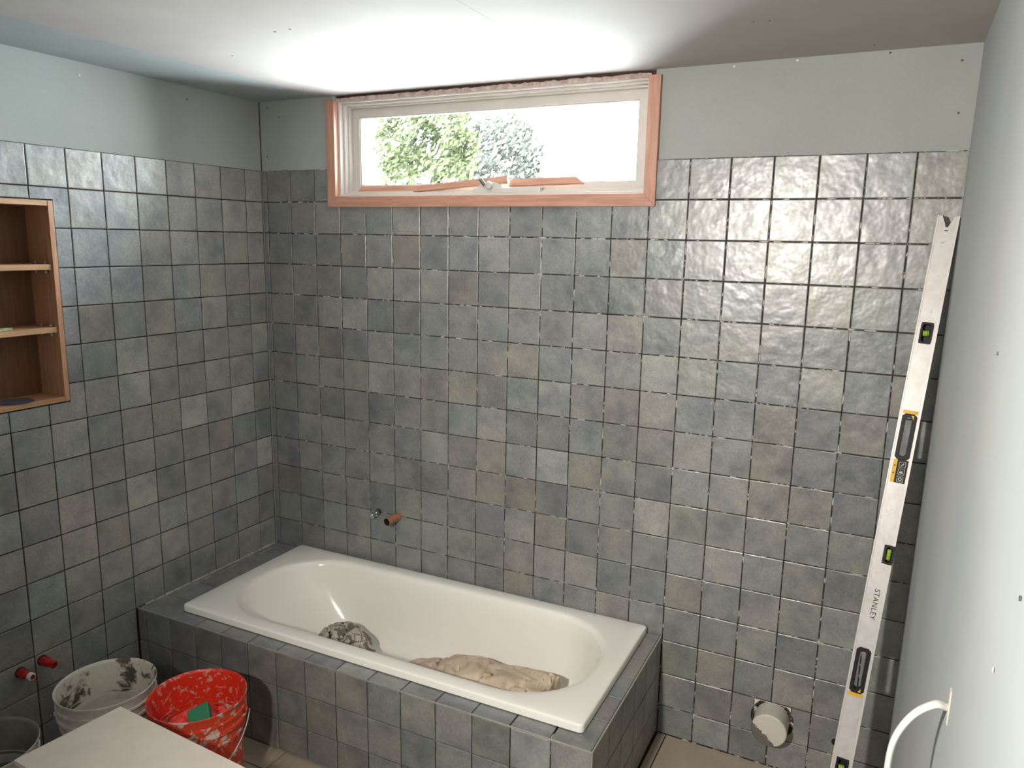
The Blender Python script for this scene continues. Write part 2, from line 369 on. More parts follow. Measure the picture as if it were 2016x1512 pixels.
for r, row in enumerate(BACK):
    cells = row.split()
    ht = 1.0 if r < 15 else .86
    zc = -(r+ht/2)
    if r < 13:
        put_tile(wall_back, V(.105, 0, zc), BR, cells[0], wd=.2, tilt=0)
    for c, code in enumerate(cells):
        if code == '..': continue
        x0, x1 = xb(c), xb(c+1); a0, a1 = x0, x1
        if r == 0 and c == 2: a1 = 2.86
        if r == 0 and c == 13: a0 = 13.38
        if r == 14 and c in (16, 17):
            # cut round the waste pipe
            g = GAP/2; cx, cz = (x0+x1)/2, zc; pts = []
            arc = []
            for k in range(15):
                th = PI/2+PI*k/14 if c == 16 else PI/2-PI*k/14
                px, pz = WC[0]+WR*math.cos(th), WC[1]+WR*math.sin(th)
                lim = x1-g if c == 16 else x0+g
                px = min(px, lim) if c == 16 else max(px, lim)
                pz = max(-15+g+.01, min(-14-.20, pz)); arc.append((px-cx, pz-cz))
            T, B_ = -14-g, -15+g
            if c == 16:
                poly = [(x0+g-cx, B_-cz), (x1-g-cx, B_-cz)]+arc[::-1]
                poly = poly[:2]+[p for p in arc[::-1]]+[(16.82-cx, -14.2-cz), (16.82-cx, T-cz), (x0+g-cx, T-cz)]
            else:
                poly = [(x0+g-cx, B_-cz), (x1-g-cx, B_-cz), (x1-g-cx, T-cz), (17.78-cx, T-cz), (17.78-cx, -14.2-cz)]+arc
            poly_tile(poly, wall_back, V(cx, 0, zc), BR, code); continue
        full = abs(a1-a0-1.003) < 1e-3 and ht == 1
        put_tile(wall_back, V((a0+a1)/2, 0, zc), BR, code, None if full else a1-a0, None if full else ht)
LEFT = """3w 2w 3w 4n 4n 4n 4w 3n 3n
4w 4w 3n 4n 4n 5n 4n 4b 3n
3n 3w 3n 5n 4n 5b 4b 4b 4b
3w 2w 3g 3b 3n 5b 5b 4b 4n
2n 2n 4g 3b 3w 3b 3w 4b 4b
4g 3n 3w 2w 3g 5n 3t 3t 4n
2b 3n 3n 2n 2g 5n 3n 4n 3b
3g 5n 3n 5g 3g 3g 2b 5n 3t
2b 3t 2w 3n 3n 4w 3w 3b 3w
5g 3n 3n 3n 2n 5g 3n 4w 2b
2n 3t 3w 3w 3t 3n 3w 4w 3g
2g 3n 2t 2n 3w 3n 3g 4n 4t
3n 3n 2n 3n 2n 3n 2t 3n 4n
.. .. .. .. .. .. 2b 3t 3w
.. .. .. .. .. .. 2t 3t 2n
.. .. .. .. .. .. 2n 2t 2g""".split('\n')
m = MB(); m.ubox((-DB+.001, 0, 0), (-.035, nx1-.02, -15.9)); m.ubox((-DB+.001, nx0-.1, 0), (-.035, -16, -15.9))
m.ubox((-DB+.001, nx1, 0), (-.035, nx0-.1, nz1)); m.ubox((-DB+.001, nx1, nz0), (-.035, nx0-.1, -15.9))
m.build('adhesive', adh2, wall_left)
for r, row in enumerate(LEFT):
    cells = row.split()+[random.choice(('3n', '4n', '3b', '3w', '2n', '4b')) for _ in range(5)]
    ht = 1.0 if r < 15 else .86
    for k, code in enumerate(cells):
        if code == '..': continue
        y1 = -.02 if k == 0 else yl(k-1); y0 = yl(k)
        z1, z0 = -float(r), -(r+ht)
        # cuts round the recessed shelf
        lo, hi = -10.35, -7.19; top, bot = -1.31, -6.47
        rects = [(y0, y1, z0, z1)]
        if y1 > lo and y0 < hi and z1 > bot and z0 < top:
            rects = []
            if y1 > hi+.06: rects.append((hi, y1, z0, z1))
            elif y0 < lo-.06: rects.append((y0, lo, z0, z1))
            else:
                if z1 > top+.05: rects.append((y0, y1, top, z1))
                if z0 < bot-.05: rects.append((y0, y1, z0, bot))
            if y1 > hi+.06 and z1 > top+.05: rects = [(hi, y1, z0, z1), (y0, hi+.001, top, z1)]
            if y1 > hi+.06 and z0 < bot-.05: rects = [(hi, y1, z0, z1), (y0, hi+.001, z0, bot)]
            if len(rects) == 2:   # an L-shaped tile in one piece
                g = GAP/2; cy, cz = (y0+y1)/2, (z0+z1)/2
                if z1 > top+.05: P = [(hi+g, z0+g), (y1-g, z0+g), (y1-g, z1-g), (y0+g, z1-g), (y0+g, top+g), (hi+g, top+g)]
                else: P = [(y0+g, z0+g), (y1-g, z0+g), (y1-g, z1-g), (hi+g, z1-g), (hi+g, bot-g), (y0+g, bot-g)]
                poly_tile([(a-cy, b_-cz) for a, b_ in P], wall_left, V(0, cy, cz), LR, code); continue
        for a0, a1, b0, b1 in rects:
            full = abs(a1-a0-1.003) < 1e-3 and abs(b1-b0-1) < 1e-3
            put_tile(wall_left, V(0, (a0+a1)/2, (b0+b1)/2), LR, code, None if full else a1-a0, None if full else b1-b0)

# floor tiles 60 x 30
fx = [14.53-4.5*k for k in range(4, -2, -1)]; fy = [-6.44-2.25*k for k in range(-3, 9)]
FT = {}
def floor_tile_at(x0, x1, y0, y1):
    x0, x1 = max(0.02, x0), min(20.15, x1); y0, y1 = max(YF, y0), min(0.02, y1)
    if x1-x0 < .08 or y1-y0 < .08: return
    key = (round(x1-x0, 2), round(y1-y0, 2))
    if key not in FT:
        me = tile_mesh((x1-x0-.03)*S, (y1-y0-.03)*S, .0003, 'floor_tile'); me.materials.clear(); me.materials.append(floor_tile); FT[key] = me
    o = D.objects.new('tile', FT[key]); C.objects.link(o); o.parent = floor
    o.location = V((x0+x1)/2, (y0+y1)/2, -15.87+.0); o.rotation_euler = (-PI/2, 0, 0)
yy = [0.02]+[-1.94-2.25*k for k in range(0, 12)]
for ix in range(7):
    for iy in range(len(yy)-1):
        X0 = 14.53+4.5*(ix-4) if True else 0
        sh = 0
        if 14.0 < X0+4.5 <= 14.54 and yy[iy+1] > -5.0: floor_tile_at(14.27, 14.53, yy[iy+1], yy[iy]); continue
        if X0+4.5 <= 14.54 and yy[iy+1] > -5.0: continue      # hidden under the bath
        # left part of the room: joints read off at x = 5.56
        x0, x1 = (X0, X0+4.5) if X0 > 10.1 else (X0+.03, X0+4.53)
        floor_tile_at(x0, x1, yy[iy+1], yy[iy])

# ------------------------------------------------------------ window
tr_ = lambda n_, pts, d, mt, parent=None, bev=.0015: None
win = D.objects.new('window_1', None); C.objects.link(win); win.location = V(8.1, 0, 0.6); win['_b'] = tuple(V(8.1, 0, .6)); tag(win, kind='structure')
def wpart(name, mb, mat, bev=.0012, parent=win, **k): return mb.build(name, mat, parent, bevel=bev, **k)
oy = -.10
# cedar architrave on three sides, mitred
def pr_y(pts, y0, y1): return MB().prism([V(x, y0, z) for x, z in pts], (0, (y1-y0)*S, 0))
O = (2.83, 13.41, -1.165); I = (3.14, 13.10, -.845); TOP = 2.03
wpart('architrave', pr_y([(O[0], O[2]), (I[0], I[2]), (I[0], TOP), (O[0], TOP)], oy, .16), cedar_v)
wpart('architrave', pr_y([(O[1], O[2]), (O[1], TOP), (I[1], TOP), (I[1], I[2])], oy, .16), cedar_v)
wpart('architrave', pr_y([(O[0], O[2]), (O[1], O[2]), (I[1], I[2]), (I[0], I[2])], oy, .16), cedar_h)
wpart('header', MB().ubox((3.0, .20, 2.0), (13.24, .8, 2.26)), dark_wood)
mb = MB()
N = 130; top = []
for k in range(N+1):
    x = 3.12+(13.12-3.12)*k/N
    top.append((x, 2.11+.035*noise.noise(Vector((x*1.3, 0, 0)))+.04*noise.noise(Vector((x*6, 3, 0)))+.014*noise.noise(Vector((x*25, 0, 5)))))
for k in range(N):
    (xa, za), (xc, zc_) = top[k], top[k+1]
    mb.add([V(xa, .05, 2.0), V(xc, .05, 2.0), V(xc, .05, zc_), V(xa, .05, za), V(xa, .14, 2.0), V(xc, .14, 2.0), V(xc, .14, zc_), V(xa, .14, za)],
           [(0, 1, 2, 3), (3, 2, 6, 7), (5, 4, 7, 6), (0, 4, 5, 1)])
wpart('ragged_plaster', mb, rough_pl, 0)
# painted frame: stepped ring, then sash, then glass
def ring(x0, x1, z0, z1, wd, y0, y1):
    mb = MB()
    a = [(x0, z0), (x1, z0), (x1, z1), (x0, z1)]; b_ = [(x0+wd, z0+wd), (x1-wd, z0+wd), (x1-wd, z1-wd), (x0+wd, z1-wd)]
    vs = [V(x, y, z) for y in (y0, y1) for x, z in a+b_]; fs = []
    for i in range(4):
        j = (i+1) % 4
        fs += [(i, j, 4+j, 4+i), (8+i, 12+i, 12+j, 8+j), (i, 8+i, 8+j, j), (4+i, 4+j, 12+j, 12+i)]
    return mb.add(vs, fs)
wpart('frame', ring(3.14, 13.10, -.845, 2.03, .07, .10, .86), white_frame)
wpart('frame_step', ring(3.21, 13.03, -.775, 1.96, .06, .26, .86), white_frame)
wpart('frame_stop', ring(3.27, 12.97, -.715, 1.90, .05, .42, .86), white_frame)
sash = wpart('sash', ring(3.32, 12.92, -.74, 1.85, .26, .60, .84), white_frame)
wpart('sash_bead', ring(3.58, 12.66, -.48, 1.59, .03, .64, .80), white_frame, parent=sash)
wpart('pane', MB().ubox((3.58, .72, -.48), (12.66, .745, 1.59)), glass, 0, parent=sash)
winder_m = simple('grey_white_plastic', (.50, .48, .45), .4, var=.03)
# winder on the sill
wd_ = thing('window_winder', V(8.9, .42, -.775), 'white plastic window winder with a dark crank knob on the sill', 'winder')
mb = MB(); mb.ubox((7.90, .20, -.773), (10.04, .38, -.62)); mb.build('housing', winder_m, wd_, bevel=.004)
mb = MB(); mb.prism([V(8.45+.42*math.cos(PI*k/16), .21, -.66+.20*math.sin(PI*k/16)) for k in range(17)], (0, .15*S, 0)); mb.build('dome', winder_m, wd_, bevel=.002)
MB().lathe(((.001, 0), (.014, 0), (.016, .006), (.013, .014), (.001, .016)), V(8.46, .21, -.56), (0, -1, 0), 24).build('hub', winder_m, wd_, smooth=True, angle=.6)
MB().tube([V(8.32, .17, -.55), V(8.26, .15, -.47), V(8.20, .12, -.38)], .0075, 12).build('crank', simple('dark_grey_metal', (.09, .10, .10), .35, .6), wd_, smooth=True, angle=.8)
# cedar offcuts lying on the sill
def plank(label, a, b_, wdt, th, y0, y1, mitre_a=0, mitre_b=0, cat='offcut'):
    # a, b_ = lower near edge ends (x, z); the piece leans back from y0 to y1 while it rises by wdt
    (xa, za), (xc, zc_) = a, b_
    P = [V(xa, y0, za), V(xc, y0, zc_), V(xc+mitre_b, y1, zc_+wdt), V(xa+mitre_a, y1, za+wdt)]
    nrm = (P[1]-P[0]).cross(P[3]-P[0]).normalized()
    if nrm.y > 0: nrm = -nrm
    o = MB().prism(P, nrm*th*S).build('timber_offcut', cedar_h, base=(P[0]+P[1])/2, bevel=.0012)
    return tag(o, label, cat, None)
plank('cedar offcut at the left end of the window sill, pointed at its left end', (3.58, -.70), (6.7, -.70), .17, .07, .51, .585, .12, 0)
plank('long cedar offcut tilted up across the middle of the sill behind the winder', (5.75, -.72), (8.93, -.50), .19, .08, .41, .48, .25, 0)
plank('cedar offcut right of the winder with a mitred right end', (8.95, -.585), (11.25, -.545), .19, .07, .50, .60, 0, -.28)
plank('thin reddish cedar strip lying at the right end of the window sill', (10.75, -.765), (12.6, -.755), .055, .05, .40, .56, .1, 0)

# ------------------------------------------------------------ recessed shelf in the left wall
nb = thing('wall_shelf', V(-.4, -8.8, -6.4), 'open oak veneer shelf unit recessed into the tiled left wall', 'shelf')
yA, yB, zA, zB = -10.35, -7.22, -6.44, -1.33; t = .13
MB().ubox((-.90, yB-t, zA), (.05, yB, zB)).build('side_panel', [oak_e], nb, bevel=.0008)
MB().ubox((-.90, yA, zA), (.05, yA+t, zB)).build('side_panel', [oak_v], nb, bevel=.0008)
MB().ubox((-.90, yA+t, zB-t), (.04, yB-t, zB)).build('top_panel', oak, nb, bevel=.0008)
MB().ubox((-.90, yA+t, zA), (.04, yB-t, zA+t)).build('bottom_panel', oak, nb, bevel=.0008)
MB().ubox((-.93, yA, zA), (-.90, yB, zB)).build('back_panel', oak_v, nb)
pin = simple('clear_pin', (.35, .36, .38), .2)
for z in (-2.97, -4.56):
    sh = MB().ubox((-.88, yA+t, z-.07), (.0, yB-t-.02, z+.07)).build('shelf', oak, nb, bevel=.0008)
    for x in (-.55, -.15):
        MB().lathe(((.004, 0), (.0045, .010), (.003, .013), (.0005, .013)), V(x, yB-t-.08, z-.07), (0, 0, -1), 10, ca=True).build('shelf_pin', pin, sh, smooth=True)
        MB().lathe(((.004, 0), (.0045, .006), (.003, .008), (.0005, .008)), V(x, yB-t-.08, z+.07), (0, 0, 1), 10, ca=True).build('shelf_pin', pin, sh, smooth=True)
tag(MB().lathe(((.052, 0), (.055, .002), (.052, .004), (.046, .0045), (.012, .003), (.001, .004)), V(-.3, -8.4, zA+t+.002), (0, 0, 1), 28, ca=True).build('lid', simple('dark_blue_grey_plastic', (.07, .075, .10), .4), base=V(-.3, -8.4, zA+t), smooth=True, angle=.6), 'dark grey flat round lid lying on the bottom of the wall shelf', 'lid')
mb = MB(); mb.ubox((-.35, -8.95, -4.488), (-.05, -8.45, -4.45)); mb.ubox((-.30, -8.7, -4.452), (-.12, -8.4, -4.43))
tag(mb.build('packet', simple('green_white_foil', (.35, .42, .22), .4, var=.5, scale=60), base=V(-.2, -8.7, -4.49), bevel=.001), 'small crumpled green packet on the lower middle shelf of the wall unit', 'packet')

# ------------------------------------------------------------ bath surround (hob), slightly out of square with the walls
HR = D.objects.new('bath_surround', None); C.objects.link(HR); HB = V(0, 0, -15.86); HR.location = HB; HR['_b'] = tuple(HB)
HR.rotation_euler = (0, -.0053, .0102)
tag(HR, 'tiled bath surround with grey glazed tiles along the back wall', 'bath surround')
HT = -12.955; FY = -5.752; HX = 14.25
def bk(x): return -.02-x*.0104
def htile(pos, rot, code, wd=None, ht=None):
    return put_tile(HR, V(*pos)-HB, rot, code, wd, ht, tilt=.0015)
mb = MB()
xs = (.03, HX-.06)
for (x0, x1, y0, y1) in ((xs[0], 1.7, None, FY+.06), (13.5, xs[1], None, FY+.06)):
    mb.prism([V(x0, FY+.06, -15.86), V(x1, FY+.06, -15.86), V(x1, bk(x1), -15.86), V(x0, bk(x0), -15.86)], (0, 0, (HT-.06+15.86)*S))
mb.ubox((1.7, FY+.06, -15.86), (13.5, FY+.32, HT-.06))
mb.prism([V(1.7, bk(1.7)-.18, -15.86), V(13.5, bk(13.5)-.18, -15.86), V(13.5, bk(13.5), -15.86), V(1.7, bk(1.7), -15.86)], (0, 0, (HT-.06+15.86)*S))
mb.build('core', adh, HR)
fj = [-.005, .34]+[.34+.995*k for k in range(1, 14)]+[HX-.005]
FC = ["1n 1b 1n 1w 1b 2w 2w 3w 3w 2t 3g 3n 2g 4t 3n 3n", "1n 1n 1b 1n 1w 2w 2n 2w 3n 3n 2t 3n 3n 3t 3g 3n", "1n 1n 1n 1n 1n 2w 2w 2n 2w 3n 2n 3g 3g 3n 2n 3n"]  # front tile tones; the shade at the left end is put into them
for r in range(3):
    cs = FC[r].split(); z1 = HT-r-.015; z0 = HT-(r+1)-.015 if r < 2 else -15.85
    for k in range(len(fj)-1):
        wd = fj[k+1]-fj[k]
        if wd < .04: continue
        htile(((fj[k]+fj[k+1])/2, FY, (z0+z1)/2), BR, cs[k], wd, z1-z0)
rj = [0-.16, -.60, -1.60, -2.60, -3.60, -4.60, FY+.01]
for r in range(3):
    z1 = HT-r-.015; z0 = HT-(r+1)-.015 if r < 2 else -15.85
    for k in range(len(rj)-1):
        htile((HX, (rj[k]+rj[k+1])/2, (z0+z1)/2), LR, random.choice(('2n', '3n', '2g', '2w', '2b')), rj[k]-rj[k+1], z1-z0)
UP = (-PI/2, 0, 0)
def top_tile(x0, x1, y0, y1, code): htile(((x0+x1)/2, (y0+y1)/2, HT), UP, code, x1-x0, y1-y0)
tj = [.02, 1.36, 2.34]+[2.34+.991*k for k in range(1, 12)]+[HX-.03]
tcs = "3n 3t 3g 3n 3t 3n 3b 4n 3n 3n 3b 2b 3n 3g".split()
for k in range(len(tj)-1):
    if tj[k+1] < 13.3 or tj[k] < 13.2: top_tile(tj[k], tj[k+1], FY+.01, -4.72 if k == 0 else -5.22, tcs[min(k, 13)])
for k, (a, c) in enumerate(((-4.72, -3.69), (-3.69, -2.66), (-2.66, -1.62), (-1.62, -.6), (-.6, -.03))):
    top_tile(.02, 1.42, a, c, '3n 3w 2n 2n 2n'.split()[k])
for k, (a, c) in enumerate(((-4.60, -3.60), (-3.60, -2.60), (-2.60, -1.60), (-1.60, -.60), (-.60, -.17))):
    top_tile(13.72, HX-.03, a, c, '3w 3t 3w 3w 3n'.split()[k])
top_tile(13.25, HX-.03, FY+.01, -4.60, '3g')
def bar(name, a, b_, mat=trim_m): return MB().ubox(a, b_).build(name, mat, HR, bevel=.0006)
bar('edge_trim', (.02, FY-.012, HT-.02), (HX+.012, FY+.018, HT+.010))
bar('edge_trim', (HX-.018, FY+.02, HT-.02), (HX+.012, -.18, HT+.010))
bar('edge_trim', (HX-.018, FY-.012, -15.85), (HX+.012, FY+.018, HT-.022))
smr = simple('grout_smear', (.46, .43, .38), .9, var=.2, scale=60)
mb = MB()
for k in range(9):
    y = -4.3+k*.45+random.uniform(-.1, .1); x = .12+random.uniform(0, .25); ln = random.uniform(.15, .4)
    mb.ubox((x, y, HT+.0008), (x+random.uniform(.015, .04), y+ln, HT+.006))
for k in range(16):
    y = -5.5+k*.34; mb.ubox((.03, y, HT+.001), (.03+random.uniform(.03, .07), y+.3, HT+random.uniform(.015, .04)))
tag(mb.build('grout_smear', smr, HR), kind='stuff')

# ------------------------------------------------------------ bathtub
BB = V(7.6, -2.75, HT); bx0, bx1, by0, by1 = 1.33, 13.83, -5.29, -.18
tub = D.objects.new('bathtub', None); C.objects.link(tub); tub.location = BB; tub['_b'] = tuple(BB)
tub.rotation_euler = (0, -.0053, .0112)
tag(tub, 'white enamel bathtub set into the grey tiled surround', 'bathtub')
# lift: the surround turns about the room corner, the tub about its own middle
tub.location = BB + Vector((.0102*2.75*S, .0102*7.6*S-.0, .0053*7.6*S))
def rrect(x0, x1, y0, y1, r, z, n_=14, rb=None):
    pts = []
    cs = ((x1-r, y1-r, 0), (x0+r, y1-r, PI/2), (x0+r, y0+r, PI), (x1-r, y0+r, 1.5*PI))
    for cx, cy, a0 in cs:
        for k in range(n_):
            a = a0+PI/2*k/(n_-1); pts.append(V(cx+r*math.cos(a), cy+r*math.sin(a), z))
    return pts
rt = HT+.225
R_ = [rrect(bx0, bx1, by0, by1, .12, rt-.20), rrect(bx0, bx1, by0, by1, .12, rt-.05), rrect(bx0+.012, bx1-.012, by0+.012, by1-.012, .11, rt-.015), rrect(bx0+.05, bx1-.05, by0+.05, by1-.05, .09, rt)]
ix0, ix1, iy0, iy1 = 1.98, 13.28, -4.86, -.62
for (e, dz, rr) in ((-.10, 0.0, 1.95), (-.04, -.008, 1.95), (.02, -.03, 1.92), (.07, -.08, 1.88), (.11, -.16, 1.84)):
    R_.append(rrect(ix0+e, ix1-e, iy0+e, iy1-e, rr, rt+dz))
for (s_, el, er, ef) in ((.15, .25, .16, .15), (.3, .48, .22, .19), (.5, .85, .32, .26), (.7, 1.25, .42, .33), (.84, 1.58, .52, .42), (.93, 1.85, .68, .55), (.98, 2.15, .9, .75), (1.0, 2.55, 1.3, 1.1)):
    R_.append(rrect(ix0+el, ix1-er, iy0+ef, iy1-ef, max(.5, 1.8-s_*.75), rt-.2-s_*2.2))
R_.append(rrect(7.0, 8.6, -2.9, -2.6, .1, rt-2.42))
MB().rings(R_, closed_b=True).build('shell', enamel, tub, smooth=True, base=BB, angle=1.2)
tub_z = rt-2.40

# cloths in the tub
def bundle(name, label, cat, spine, mat, seed, fold=.05, seg=96, steps=132, tuck=.0):
    # spine: (x, y, z_bottom, half width, height)
    P = smooth_curve([Vector((a, b_, c)) for a, b_, c, d, e in spine], steps//(len(spine)-1))
    Q = smooth_curve([Vector((d, e, 0)) for a, b_, c, d, e in spine], steps//(len(spine)-1))
    rs = []
    for i, (p, q_) in enumerate(zip(P, Q)):
        ring_ = []; hw, h = max(q_.x, .02), max(q_.y, .02)
        for a in range(seg):
            th = 2*PI*a/seg; c, s_ = math.cos(th), math.sin(th)
            y = p.y+hw*math.copysign(abs(c)**.8, c); z = p.z+h*.5+h*.5*math.copysign(abs(s_)**.85, s_)
            v = Vector((p.x*.9, y*1.2, z*1.2)); o3 = Vector((seed*7.3, seed*3.1, seed))
            warp = noise.noise_vector(v*.8+o3)*.9
            n1 = 1-abs(noise.noise((v+warp)*1.3+o3))*2.0
            n2 = 1-abs(noise.noise((v+warp*.6)*3.1+o3))*2.0
            d_ = fold*(1.5*noise.noise((v+warp)*.6+o3)-1.1*math.exp(-(noise.noise((v+warp)*.85+o3*2)/.05)**2)-.6*math.exp(-(noise.noise((v+warp*.7)*1.9+o3*3)/.06)**2)+.22*noise.noise(v*2.6+o3*4))
            up = .25+.75*max(0, s_+.3)
            xx = p.x+.12*noise.noise(Vector((y*2.2, z*2.2, seed+i*.02)))
            ring_.append(V(xx, y+d_*c*up*1.3, max(z+d_*s_*up*1.6, p.z)))
        rs.append(ring_)
    x, y, zb = spine[0][:3]
    o = MB().rings(rs, True, True).build(name, mat, base=V(x, y, zb), smooth=True, angle=.95)
    return tag(o, label, cat)
tz = (tub_z)+.065
bundle('dust_sheet', 'beige canvas dust sheet bundled in the right half of the bathtub', 'dust sheet',
       ((7.0, -2.55, tz, .25, .30), (7.3, -2.65, tz, .9, .62), (8.3, -2.8, tz, 1.2, 1.0), (9.6, -2.85, tz, 1.3, 1.36), (10.9, -2.8, tz, 1.25, 1.48), (11.7, -2.75, tz+.02, 1.2, 1.42), (11.9, -2.75, tz+.1, 1.0, 1.2), (11.93, -2.7, tz+.3, .5, .6)), canvas, 3, .10)
bundle('stained_rag', 'grey stained cloth crumpled at the left of the beige dust sheet', 'cloth',
       ((4.0, -2.7, tz+.16, .25, .3), (4.25, -2.6, tz+.14, .62, .86), (4.85, -2.6, tz, 1.0, 1.16), (5.65, -2.75, tz, .9, .86), (6.2, -2.9, tz, .5, .42), (6.4, -3.0, tz, .3, .22), (6.9, -3.0, tz+.02, .15, .14)), rag2, 9, .2)

# ------------------------------------------------------------ pipes
cp = tag(MB().lathe(((.0185, 0), (.0185, .074), (.0165, .074), (.0165, .01), (.001, .01)), V(5.34, .0, -11.02), (-.12, -1, -.05), 28).build('copper_pipe', [copper], base=V(5.34, 0, -11.02), smooth=True, angle=.7), 'copper pipe stub sticking out of the back wall above the bath', 'pipe')
o = MB().lathe(((.0163, .072), (.0163, .012), (.001, .012)), V(5.34, 0, -11.02), (-.12, -1, -.05), 24).build('bore', dark_in, cp, smooth=True)
va = thing('water_outlet', V(4.56, 0, -11.0), 'chrome threaded water outlet left of the copper pipe', 'outlet')
ax = (-.1, -1, -.08); p0 = V(4.56, -.0, -11.0)
MB().lathe(((.011, 0), (.011, .012), (.014, .012), (.014, .022), (.011, .022)), p0, ax, 6, cb=True).build('nut', chrome, va)
MB().lathe(((.0095, .018), (.0095, .036), (.0135, .036), (.0135, .044), (.0095, .044)), p0, ax, 20, cb=True).build('collar', chrome, va, smooth=True, angle=.5)
pr_ = [(.0085, .042)]
for k in range(5): pr_ += [(.0085, .044+k*.002), (.0078, .045+k*.002)]
MB().lathe(pr_+[(.0080, .055), (.0052, .055), (.0052, .047), (.0005, .047)], p0, ax, 20).build('thread', chrome, va, smooth=True, angle=.5)
MB().lathe(((.012, .0), (.0155, .001), (.012, .003)), V(4.56, -.002, -11.0), (0, -1, 0), 12).build('adhesive_ring', adh2, va)
for k, (y, z, lab) in enumerate(((-9.16, -13.23, 'red pipe stub with a white tip above the small bucket, nearer of two'), (-8.58, -13.19, 'red capped pipe stub beside the white-tipped one on the left wall'))):
    t_ = thing('pipe_stub', V(0, y, z), lab, 'pipe', None); ax = (1, .08, -.06); p0 = V(0, y, z)
    MB().lathe(((.0001, 0), (.0145, 0), (.0145, .034), (.0115, .040), (.0115, .048)), p0, ax, 24).build('body', red_cap, t_, smooth=True, angle=.5)
    for q_ in range(6):
        a = q_*PI/3
        off_ = Vector((0, math.cos(a), math.sin(a)))*.0145
        MB().box(p0+off_+Vector((.004, -.0014, -.0014)), p0+off_+Vector((.030, .0014, .0014))).build('rib', red_cap, t_)
    MB().lathe(((.0115, .046), (.0135, .048), (.0135, .060), (.0085, .062), (.0085, .052), (.0005, .052)), p0, ax, 24).build('tip', white_pl if k == 0 else red_cap, t_, smooth=True, angle=.5)
    if k == 0: MB().lathe(((.0084, .0625), (.0084, .054), (.0005, .054)), p0, ax, 20).build('bore', red_cap, t_, smooth=True)
    MB().lathe(((.0148, .0012), (.0185, .0015), (.0148, .0030)), p0, (1, 0, 0), 18).build('dark_ring', dark_in, t_)
# capped waste pipe
wp = thing('waste_pipe', V(WC[0], 0, WC[1]), 'capped white waste pipe low on the back wall right of the bath', 'pipe')
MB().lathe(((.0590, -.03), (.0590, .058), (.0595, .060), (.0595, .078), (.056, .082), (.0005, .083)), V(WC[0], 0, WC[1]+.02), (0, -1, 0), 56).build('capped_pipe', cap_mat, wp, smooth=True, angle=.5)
MB().lathe(((.001, 0), (.0735, 0), (.0735, .002)), V(WC[0], .052, WC[1]), (0, -1, 0), 48).build('hollow', dark_in, wp)
mb = MB(); N = 34; e = []
for k in range(N+1):
    x = 16.84+(17.76-16.84)*k/N; dx = (x-WC[0])/WR
    zb = WC[1]+WR*math.sqrt(max(0, 1-dx*dx)) if abs(dx) < 1 else -14.22
    e.append((x, min(-14.03, max(-14.21, zb+.02*noise.noise(Vector((x*14, 0, 0)))))))
for k in range(N):
    mb.add([V(e[k][0], .012, e[k][1]), V(e[k+1][0], .012, e[k+1][1]), V(e[k+1][0], .012, -14.015), V(e[k][0], .012, -14.015)], [(0, 1, 2, 3)])
    mb.add([V(e[k][0], .012, e[k][1]), V(e[k][0], .05, e[k][1]), V(e[k+1][0], .05, e[k+1][1]), V(e[k+1][0], .012, e[k+1][1])], [(0, 1, 2, 3)])
mb.build('adhesive_patch', cream, wp)
tag(MB().lathe(((.0135, -.002), (.0135, .0008), (.0005, .0010)), V(18.90, -.0, -14.62), (0, -1, 0), 24).build('pipe_hole', dark_in, base=V(18.90, 0, -14.62)), 'small dark drilled pipe hole in the tiles beside the spirit level', 'hole')

# ------------------------------------------------------------ spirit level
Lt, Lb = V(19.99, -.30, -1.40), V(18.92, -3.22, -15.83)
axz = (Lt-Lb).normalized(); axx = (Vector((1, 0, 0))-axz*axz.x).normalized(); axy = axz.cross(axx)   # axy points away from the camera
LL = (Lt-Lb).length
lv = D.objects.new('spirit_level', None); C.objects.link(lv)
lv.matrix_world = Matrix(((axx.x, axy.x, axz.x, Lb.x), (axx.y, axy.y, axz.y, Lb.y), (axx.z, axy.z, axz.z, Lb.z), (0, 0, 0, 1)))
tag(lv, 'tall aluminium spirit level leaning in the right corner', 'spirit level')
def lpart(name, mb, mat, parent=lv, **k):
    o = mb.build(name, mat, None, base=(0, 0, 0), **k); o.parent = parent; return o
HW = .0285; TK = .0125; def_ = None
tp = lambda u: LL-u*S          # distance from the top, in tiles -> height along the level
openings = [(tp(2.56)-.031, tp(2.56)+.031, -.016, .016), (tp(4.88)-.058, tp(4.88)+.068, -.0185, .0185), (tp(7.44)-.028, tp(7.44)+.028, 0.0, HW+.001),
            (tp(10.03)-.068, tp(10.03)+.058, -.0185, .0185), (tp(12.30)-.031, tp(12.30)+.031, -.016, .018)]
lpart('flange', MB().box((-HW, -TK, 0), (-HW+.0035, TK, LL)), alu_edge, bevel=.0006)
mb = MB(); z = 0
for (a, c, x0, x1) in sorted(openings):
    if x1 > HW: mb.box((HW-.0035, -TK, z), (HW, TK, a)); z = c
mb.box((HW-.0035, -TK, z), (HW, TK, LL)); lpart('flange', mb, alu_edge, bevel=.0006)
mb = MB(); z = 0; W_ = HW-.0035
for (a, c, x0, x1) in sorted(openings):
    mb.box((-W_, -TK+.0025, z), (W_, TK-.0025, a)); mb.box((-W_, -TK+.0025, a), (x0, TK-.0025, c))
    if x1 < W_: mb.box((x1, -TK+.0025, a), (W_, TK-.0025, c))
    z = c
nt = LL-.034
mb.box((-W_, -TK+.0025, z), (W_, TK-.0025, nt))
